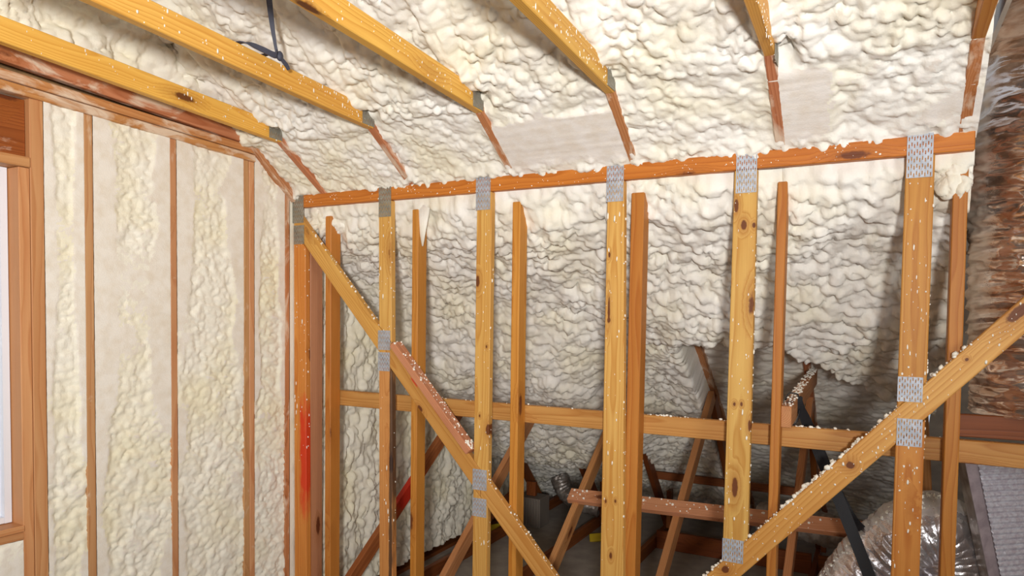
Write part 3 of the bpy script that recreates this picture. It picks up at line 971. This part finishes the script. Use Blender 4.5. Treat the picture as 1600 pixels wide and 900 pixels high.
tag(board('purlin', (-1.60, 5.44, 0.60), (-0.3, 5.44, 0.60), 0.06, 0.038, W['dark'], None, face=(0, -1, 0)),
    'short dark red board crosswise low under the roof, behind the ledge board', 'board')
xs_ = TX + [1.0]
for k in range(2, 5):
    x0_, x1_ = TX[k] + 0.022, TX[k + 1] - 0.022
    tag(board('blocking', (x0_, 5.42, 0.085), (x1_, 5.42, 0.085), 0.145, 0.038, W['dark'], None, face=(0, -1, 0)),
        ['dark board standing on the attic floor between the third and fourth trusses',
         'dark board standing on the attic floor below the reddish ledge, right of the fourth truss',
         'dark board standing on the attic floor behind the lower silver duct'][k - 2], 'board', 'floor blocking boards')
tag(board('lintel', (0.26, 3.10, 1.478), (0.9, 3.10, 1.484), 0.085, 0.036, W['dark'], None, face=(0, -1, 0)),
    'dark brown board above the rail, under the big foil duct', 'board')

# ------------------------------------------------------------------ foam blobs that swallow post tops
def blob(parent, c, r, seed, n=5, name='foam_overspill', relief=0.9):
    bm = bmesh.new()
    bmesh.ops.create_icosphere(bm, subdivisions=n, radius=1.0)
    V = np.array([v.co[:] for v in bm.verts])
    r = np.array(r)
    a = np.arctan2(V[:, 1], V[:, 0]); 
    p = popcorn(V[:, 0] * r[0] + 3 + V[:, 1] * r[1], V[:, 2] * r[2] + seed, seed, 0.8)
    k = 1 + (p - 0.03) * relief / r.mean()
    Q = V * r * k[:, None]
    for v, q in zip(bm.verts, Q):
        v.co = Vector(q)
    return mesh_obj(name, bm, FOAM, parent, Matrix.Translation(c), True)
blob(ceil, (-2.815, 3.000, 2.405), (0.115, 0.055, 0.080), 3, 5)
blob(ceil, (-2.840, 2.965, 2.440), (0.06, 0.028, 0.05), 8, 4)
blob(ceil, (0.222, 2.965, 2.405), (0.050, 0.030, 0.075), 12, 5)
blob(ceil, (0.262, 2.965, 2.360), (0.025, 0.03, 0.05), 15, 4)
# a drip of foam down one post
bm = bmesh.new()
bmesh.ops.create_cone(bm, cap_ends=True, segments=14, radius1=0.004, radius2=0.050, depth=0.21)
for v in bm.verts:
    v.co.y *= 0.35
blob_m = Matrix.Translation((-2.108, 2.962, 2.335))
mesh_obj('foam_overspill', bm, FOAM, ceil, blob_m, True)

# ------------------------------------------------------------------ ducts
def path_frames(pts, n):
    P = [Vector(p) for p in pts]
    # Catmull-Rom
    out = []
    E = [P[0] * 2 - P[1]] + P + [P[-1] * 2 - P[-2]]
    segs = len(P) - 1
    for k in range(n):
        t = k / (n - 1) * segs
        i = min(int(t), segs - 1); f = t - i
        a, b, c, d = E[i], E[i + 1], E[i + 2], E[i + 3]
        out.append(0.5 * ((2 * b) + (c - a) * f + (2 * a - 5 * b + 4 * c - d) * f * f + (3 * b - a - 3 * c + d) * f ** 3))
    return out

def flex_duct(name, pts, rad, n, seg, mat, parent, seed, wire=0.035, wr=0.012, tiltk=0.0):
    C = path_frames(pts, n)
    arr = np.array([c[:] for c in C])
    T = np.gradient(arr, axis=0)
    T /= np.linalg.norm(T, axis=1)[:, None]
    s = np.concatenate([[0], np.cumsum(np.linalg.norm(np.diff(arr, axis=0), axis=1))])
    u = np.cross(T, np.array([0.0, -1.0, 0.001])); u /= np.linalg.norm(u, axis=1)[:, None]
    w = np.cross(T, u)
    th = np.linspace(0, 2 * np.pi, seg, endpoint=False)
    SS, TH = np.meshgrid(s, th, indexing='ij')
    # film pinched between the wire turns, with folds running around the duct
    ph = SS / wire + 0.35 * np.sin(TH + 1.0) * tiltk + 0.9 * (fbm(TH * 1.3 + 40, SS * 5, seed, 2) - 0.5)
    rib = np.abs(np.sin(np.pi * ph)) ** 0.6
    # ridged folds running around the duct, the seam is on the hidden side
    def ridge(a_, b_, sd): return 1 - np.abs(2 * vnoise(a_, b_, sd) - 1)
    sl = SS + 0.02 * np.sin(TH * 2 + SS * 7) + 0.012 * TH
    f1 = ridge(TH * 2.0 + 10, sl * 24, seed + 5) ** 2
    f2 = ridge(TH * 4.5 + 30 + SS * 3, sl * 52, seed + 15) ** 2
    f3 = ridge(TH * 9 + 50 - SS * 5, sl * 95, seed + 25)
    R = rad + wr * (0.55 * rib + 0.85 * (f1 - 0.4) + 0.42 * (f2 - 0.4) + 0.20 * (f3 - 0.5))
    P = arr[:, None, :] + R[..., None] * (np.cos(TH)[..., None] * u[:, None, :] + np.sin(TH)[..., None] * w[:, None, :])
    P = np.concatenate([P, P[:, :1]], axis=1)
    return grid_obj(name, P, np.zeros(P.shape[:2]), mat, parent)

d1 = thing('flex_duct', 'large upright flexible duct in crinkled brown silver film at the right edge', 'duct', (0.58, 3.25, 1.53))
flex_duct('duct_jacket', [(0.60, 3.27, 1.535), (0.585, 3.26, 1.8), (0.575, 3.26, 2.1), (0.560, 3.25, 2.4), (0.57, 3.23, 2.7), (0.62, 3.21, 3.0), (0.70, 3.19, 3.4), (0.78, 3.18, 3.75)],
          0.255, 480, 150, FOIL_BROWN, d1, 3, 0.046, 0.016, 1.0)
d2 = thing('flex_duct', 'silver flexible duct dusted with foam, bending over low behind the right studs', 'duct', (-0.3, 3.45, 0.05))
flex_duct('duct_jacket', [(-0.165, 3.46, 0.15), (-0.15, 3.47, 0.42), (-0.05, 3.47, 0.66), (0.06, 3.47, 0.83), (0.17, 3.48, 0.945), (0.265, 3.50, 0.965), (0.325, 3.52, 0.86), (0.33, 3.52, 0.66), (0.33, 3.52, 0.30)],
          0.150, 330, 100, FOIL_SILVER, d2, 13, 0.034, 0.0075, 0.5)
items = []
for _ in range(420):
    q = rnd.random()
    pts = [(-0.30, 0.45), (-0.165, 0.72), (-0.05, 0.90), (0.095, 1.05), (0.2, 1.125), (0.30, 1.13)]
    k = q * 5; i = min(int(k), 4); f = k - i
    x = pts[i][0] * (1 - f) + pts[i + 1][0] * f; z = pts[i][1] * (1 - f) + pts[i + 1][1] * f
    yy = rnd.gauss(0, 0.05)
    dz = -0.0 - (yy * yy) / 0.30
    s = 0.002 + 0.006 * rnd.random() ** 2.2
    items.append((x + (-0.02 if yy else 0), 3.44 + yy, z + dz, s, s, s))
crumbs('foam_crumbs', items, d2, 71)
d3 = thing('flex_duct', 'grey flexible duct lying far back under the ledge board', 'duct', (-0.45, 4.5, 0.45))
flex_duct('duct_jacket', [(-0.62, 4.62, 0.60), (-0.40, 4.55, 0.62), (-0.15, 4.5, 0.60), (0.15, 4.45, 0.62), (0.5, 4.4, 0.66)],
          0.095, 150, 64, FOIL_GREY, d3, 23, 0.03, 0.008, 0.5)

# insulated duct trunk with ribbed foil face
tr = thing('duct_trunk', 'boxy duct trunk wrapped in quilted ribbed silver foil below the rail', 'duct', (0.4, 3.3, 0.0))
dirx = Vector((0.80, 0.60, 0)); nrm = Vector((0.60, -0.80, 0))
O = Vector((0.325, 3.17, 0.0))
def tp(a, z, out=0.0): return O + dirx * a + Vector((0, 0, z)) + nrm * out
nz, na = 250, 90
zt, zb2 = 1.335, 0.45
Pg = np.zeros((nz, na, 3)); 
for jz in range(nz):
    z = zb2 + (zt - zb2) * jz / (nz - 1)
    for ia in range(na):
        a_ = ia / (na - 1)
        left = 0.045 + (1.30 - z) * 0.27
        a = left + a_ * (0.70 - left)
        ph = (z - 0.02 * a) / 0.0215
        rib = abs(math.sin(math.pi * ph)) ** 0.5
        cell = abs(math.sin(math.pi * (a / 0.028 + 0.5 * math.floor(ph)))) ** 0.5
        Pg[jz, ia] = tp(a, z, 0.009 * rib * (0.75 + 0.25 * cell))[:]
grid_obj('quilted_face', Pg, np.zeros((nz, na)), FOIL_QUILT, tr)
bm = bmesh.new()
def quad(*ps):
    bm.faces.new([bm.verts.new(p - Vector(tr.location)) for p in ps])
def le(z): return (1.30 - z) * 0.27
quad(tp(le(zb2), zb2, -0.004), tp(le(zb2) + 0.06, zb2, 0.003), tp(le(zt) + 0.06, zt, 0.003), tp(le(zt), zt, -0.004))
bmesh.ops.solidify(bm, geom=list(bm.faces), thickness=0.004)
mesh_obj('tape_strip', bm, FOIL_TAPE, tr, Matrix.Translation(tr.location))
bm = bmesh.new()
b0 = [tp(le(zb2), zb2, -0.006), tp(0.70, zb2, -0.006), tp(0.70, zb2, -0.12), tp(le(zb2) + 0.06, zb2, -0.12)]
b1_ = [tp(le(zt), zt, -0.006), tp(0.70, zt, -0.006), tp(0.70, zt, -0.12), tp(le(zt) + 0.06, zt, -0.12)]
va = [bm.verts.new(p - Vector(tr.location)) for p in b0]; vb = [bm.verts.new(p - Vector(tr.location)) for p in b1_]
bm.faces.new(va); bm.faces.new(vb)
for i in range(4):
    bm.faces.new((va[i], va[(i + 1) % 4], vb[(i + 1) % 4], vb[i]))
mesh_obj('trunk_body', bm, FOIL_GREY, tr, Matrix.Translation(tr.location))

# ------------------------------------------------------------------ straps
def strap(name, pts, widths, mat, parent, side, thick=0.003, n=60):
    """flat webbing along pts; side = list of across directions"""
    C = path_frames(pts, n)
    Sd = path_frames(side, n)
    k = len(widths) - 1
    bm = bmesh.new()
    rows = []
    for i in range(n):
        t = i / (n - 1) * k; j = min(int(t), k - 1); f = t - j
        wdt = widths[j] * (1 - f) + widths[j + 1] * f
        tg = (C[min(i + 1, n - 1)] - C[max(i - 1, 0)]).normalized()
        sd = Sd[i]; sd = (sd - tg * sd.dot(tg)).normalized()
        nn = tg.cross(sd) * thick / 2
        p = C[i] - Vector(parent.location)
        rows.append([bm.verts.new(p + sd * wdt / 2 + nn), bm.verts.new(p - sd * wdt / 2 + nn), bm.verts.new(p - sd * wdt / 2 - nn), bm.verts.new(p + sd * wdt / 2 - nn)])
    for a, b in zip(rows[:-1], rows[1:]):
        for q in range(4):
            bm.faces.new((a[q], a[(q + 1) % 4], b[(q + 1) % 4], b[q]))
    bm.faces.new(rows[0]); bm.faces.new(rows[-1][::-1])
    return mesh_obj(name, bm, mat, parent, Matrix.Translation(parent.location), False)

hs = thing('hanging_strap', 'dark grey strap hanging from above and looped around the second joist', 'strap', (-2.12, 1.95, 2.88))
strap('strap_tail', [(-2.105, 1.92, 3.30), (-2.100, 1.925, 3.12), (-2.098, 1.94, 3.00), (-2.095, 1.955, 2.915), (-2.094, 1.962, 2.888)], [0.022, 0.024, 0.019, 0.012, 0.012], GREYSTRAP, hs,
      [(0.5, 0.8, 0), (0.4, 0.9, 0), (0.8, 0.5, 0), (0.6, 0.7, 0), (0.6, 0.7, 0)])
strap('strap_loop', [(-2.094, 1.965, 2.888), (-2.075, 1.935, 2.862), (-2.085, 1.88, 2.868), (-2.115, 1.83, 2.880), (-2.165, 1.83, 2.880), (-2.172, 1.86, 2.845), (-2.167, 1.90, 2.835), (-2.165, 1.93, 2.868), (-2.11, 1.965, 2.886)],
      [0.02, 0.024, 0.022, 0.02, 0.022, 0.022, 0.022, 0.022, 0.018], GREYSTRAP, hs,
      [(0, 0, 1), (0, 0.3, 1), (0, 0.3, 1), (0, 1, 0.2), (0, 1, 0), (0, 1, 0), (0, 1, 0), (0, 1, 0), (0, 1, 0.2)], 0.004, 90)
kn = blob(hs, (-2.088, 1.972, 2.872), (0.011, 0.014, 0.018), 44, 3, 'knot', 0.05)
kn.data.materials[0] = GREYSTRAP
strap('strap_end', [(-2.085, 1.975, 2.865), (-2.078, 1.995, 2.845), (-2.074, 2.005, 2.828)], [0.014, 0.018, 0.012], GREYSTRAP, hs, [(0, 0.7, 0.7)] * 3, 0.006, 12)

bs = thing('hanger_strap', 'black webbing strap slung from the foam covered tie down to the silver duct', 'strap', (-0.25, 3.3, 1.4))
strap('strap_front', [(-0.292, 3.20, 1.535), (-0.288, 3.21, 1.50), (-0.262, 3.24, 1.43), (-0.205, 3.29, 1.28), (-0.135, 3.30, 1.11), (-0.02, 3.29, 0.83), (0.06, 3.27, 0.62)],
      [0.034, 0.030, 0.044, 0.052, 0.050, 0.050, 0.050], BLACK, bs, [(1, 0.3, 0.2)] * 2 + [(0.9, 0.3, 0.4)] * 5, 0.002)
strap('strap_back', [(-0.292, 3.22, 1.535), (-0.262, 3.28, 1.42), (-0.19, 3.34, 1.24), (-0.125, 3.36, 1.12), (-0.075, 3.38, 1.00), (-0.03, 3.42, 0.93)],
      [0.020, 0.024, 0.020, 0.010, 0.034, 0.046], BLACK, bs, [(1, 0.4, 0.1)] * 3 + [(0.6, 0.8, 0.1)] + [(1, 0, 0.3)] * 2)
strap('strap_loop', [(-0.292, 3.21, 1.535), (-0.300, 3.21, 1.548), (-0.335, 3.21, 1.545), (-0.345, 3.21, 1.50), (-0.340, 3.21, 1.42), (-0.30, 3.21, 1.418), (-0.285, 3.21, 1.48)],
      [0.03] * 7, BLACK, bs, [(0, 1, 0)] * 7, 0.003, 50)

# ------------------------------------------------------------------ odds and ends in the far corner of the attic
gb = thing('ribbed_box', 'grey ribbed box standing in the far corner under the eave', 'box', (-2.70, 5.45, 0.0))
bb = box('box_body', (-2.80, 5.38, 0.012), (-2.56, 5.58, 0.27), GREYBOX, gb, 0.004)
for k in range(9):
    rb = box('rib', (-2.792 + k * 0.0265, 5.372, 0.03), (-2.780 + k * 0.0265, 5.38, 0.26), GREYBOX, None)
    c_ = rb.location.copy()
    rb.parent = bb
    rb.location = c_ - Vector((-2.68, 5.48, 0.141))
tag(board('offcut_block', (-2.68, 5.46, 0.275), (-2.68, 5.46, 0.40), 0.09, 0.038, W['dark']), 'orange wood offcut standing on the grey ribbed box', 'wood')
tag(board('leaning_offcut', (-2.945, 5.05, 0.10), (-2.78, 5.30, 0.30), 0.09, 0.038, W['dark']), 'dark offcut leaning against the gable wall beside the grey ribbed box', 'wood')
tag(board('floor_offcut', (-2.90, 5.32, 0.06), (-2.815, 5.34, 0.19), 0.08, 0.03, W['dark']), 'short red wood offcut on the attic floor left of the grey ribbed box', 'wood')
tag(board('yellow_bracket', (-2.06, 5.30, 0.035), (-1.94, 5.34, 0.055), 0.07, 0.02, YELLOW, None, (0, -0.7, 0.7)), 'yellow plastic piece on the attic floor near the third truss', 'plastic')
tag(board('yellow_clip', (-2.93, 5.10, 0.03), (-2.84, 5.20, 0.04), 0.06, 0.02, YELLOW, None, (0, -0.7, 0.7)), 'small yellow plastic piece against the gable wall in the far corner', 'plastic')
fd = thing('foil_bundle', 'crumpled silver foil duct end right of the grey ribbed box', 'duct', (-2.35, 5.62, 0.3))
flex_duct('duct_jacket', [(-2.50, 5.66, 0.42), (-2.42, 5.63, 0.30), (-2.30, 5.62, 0.24), (-2.1, 5.64, 0.20)], 0.075, 60, 40, FOIL_GREY, fd, 51, 0.03, 0.012, 0.5)
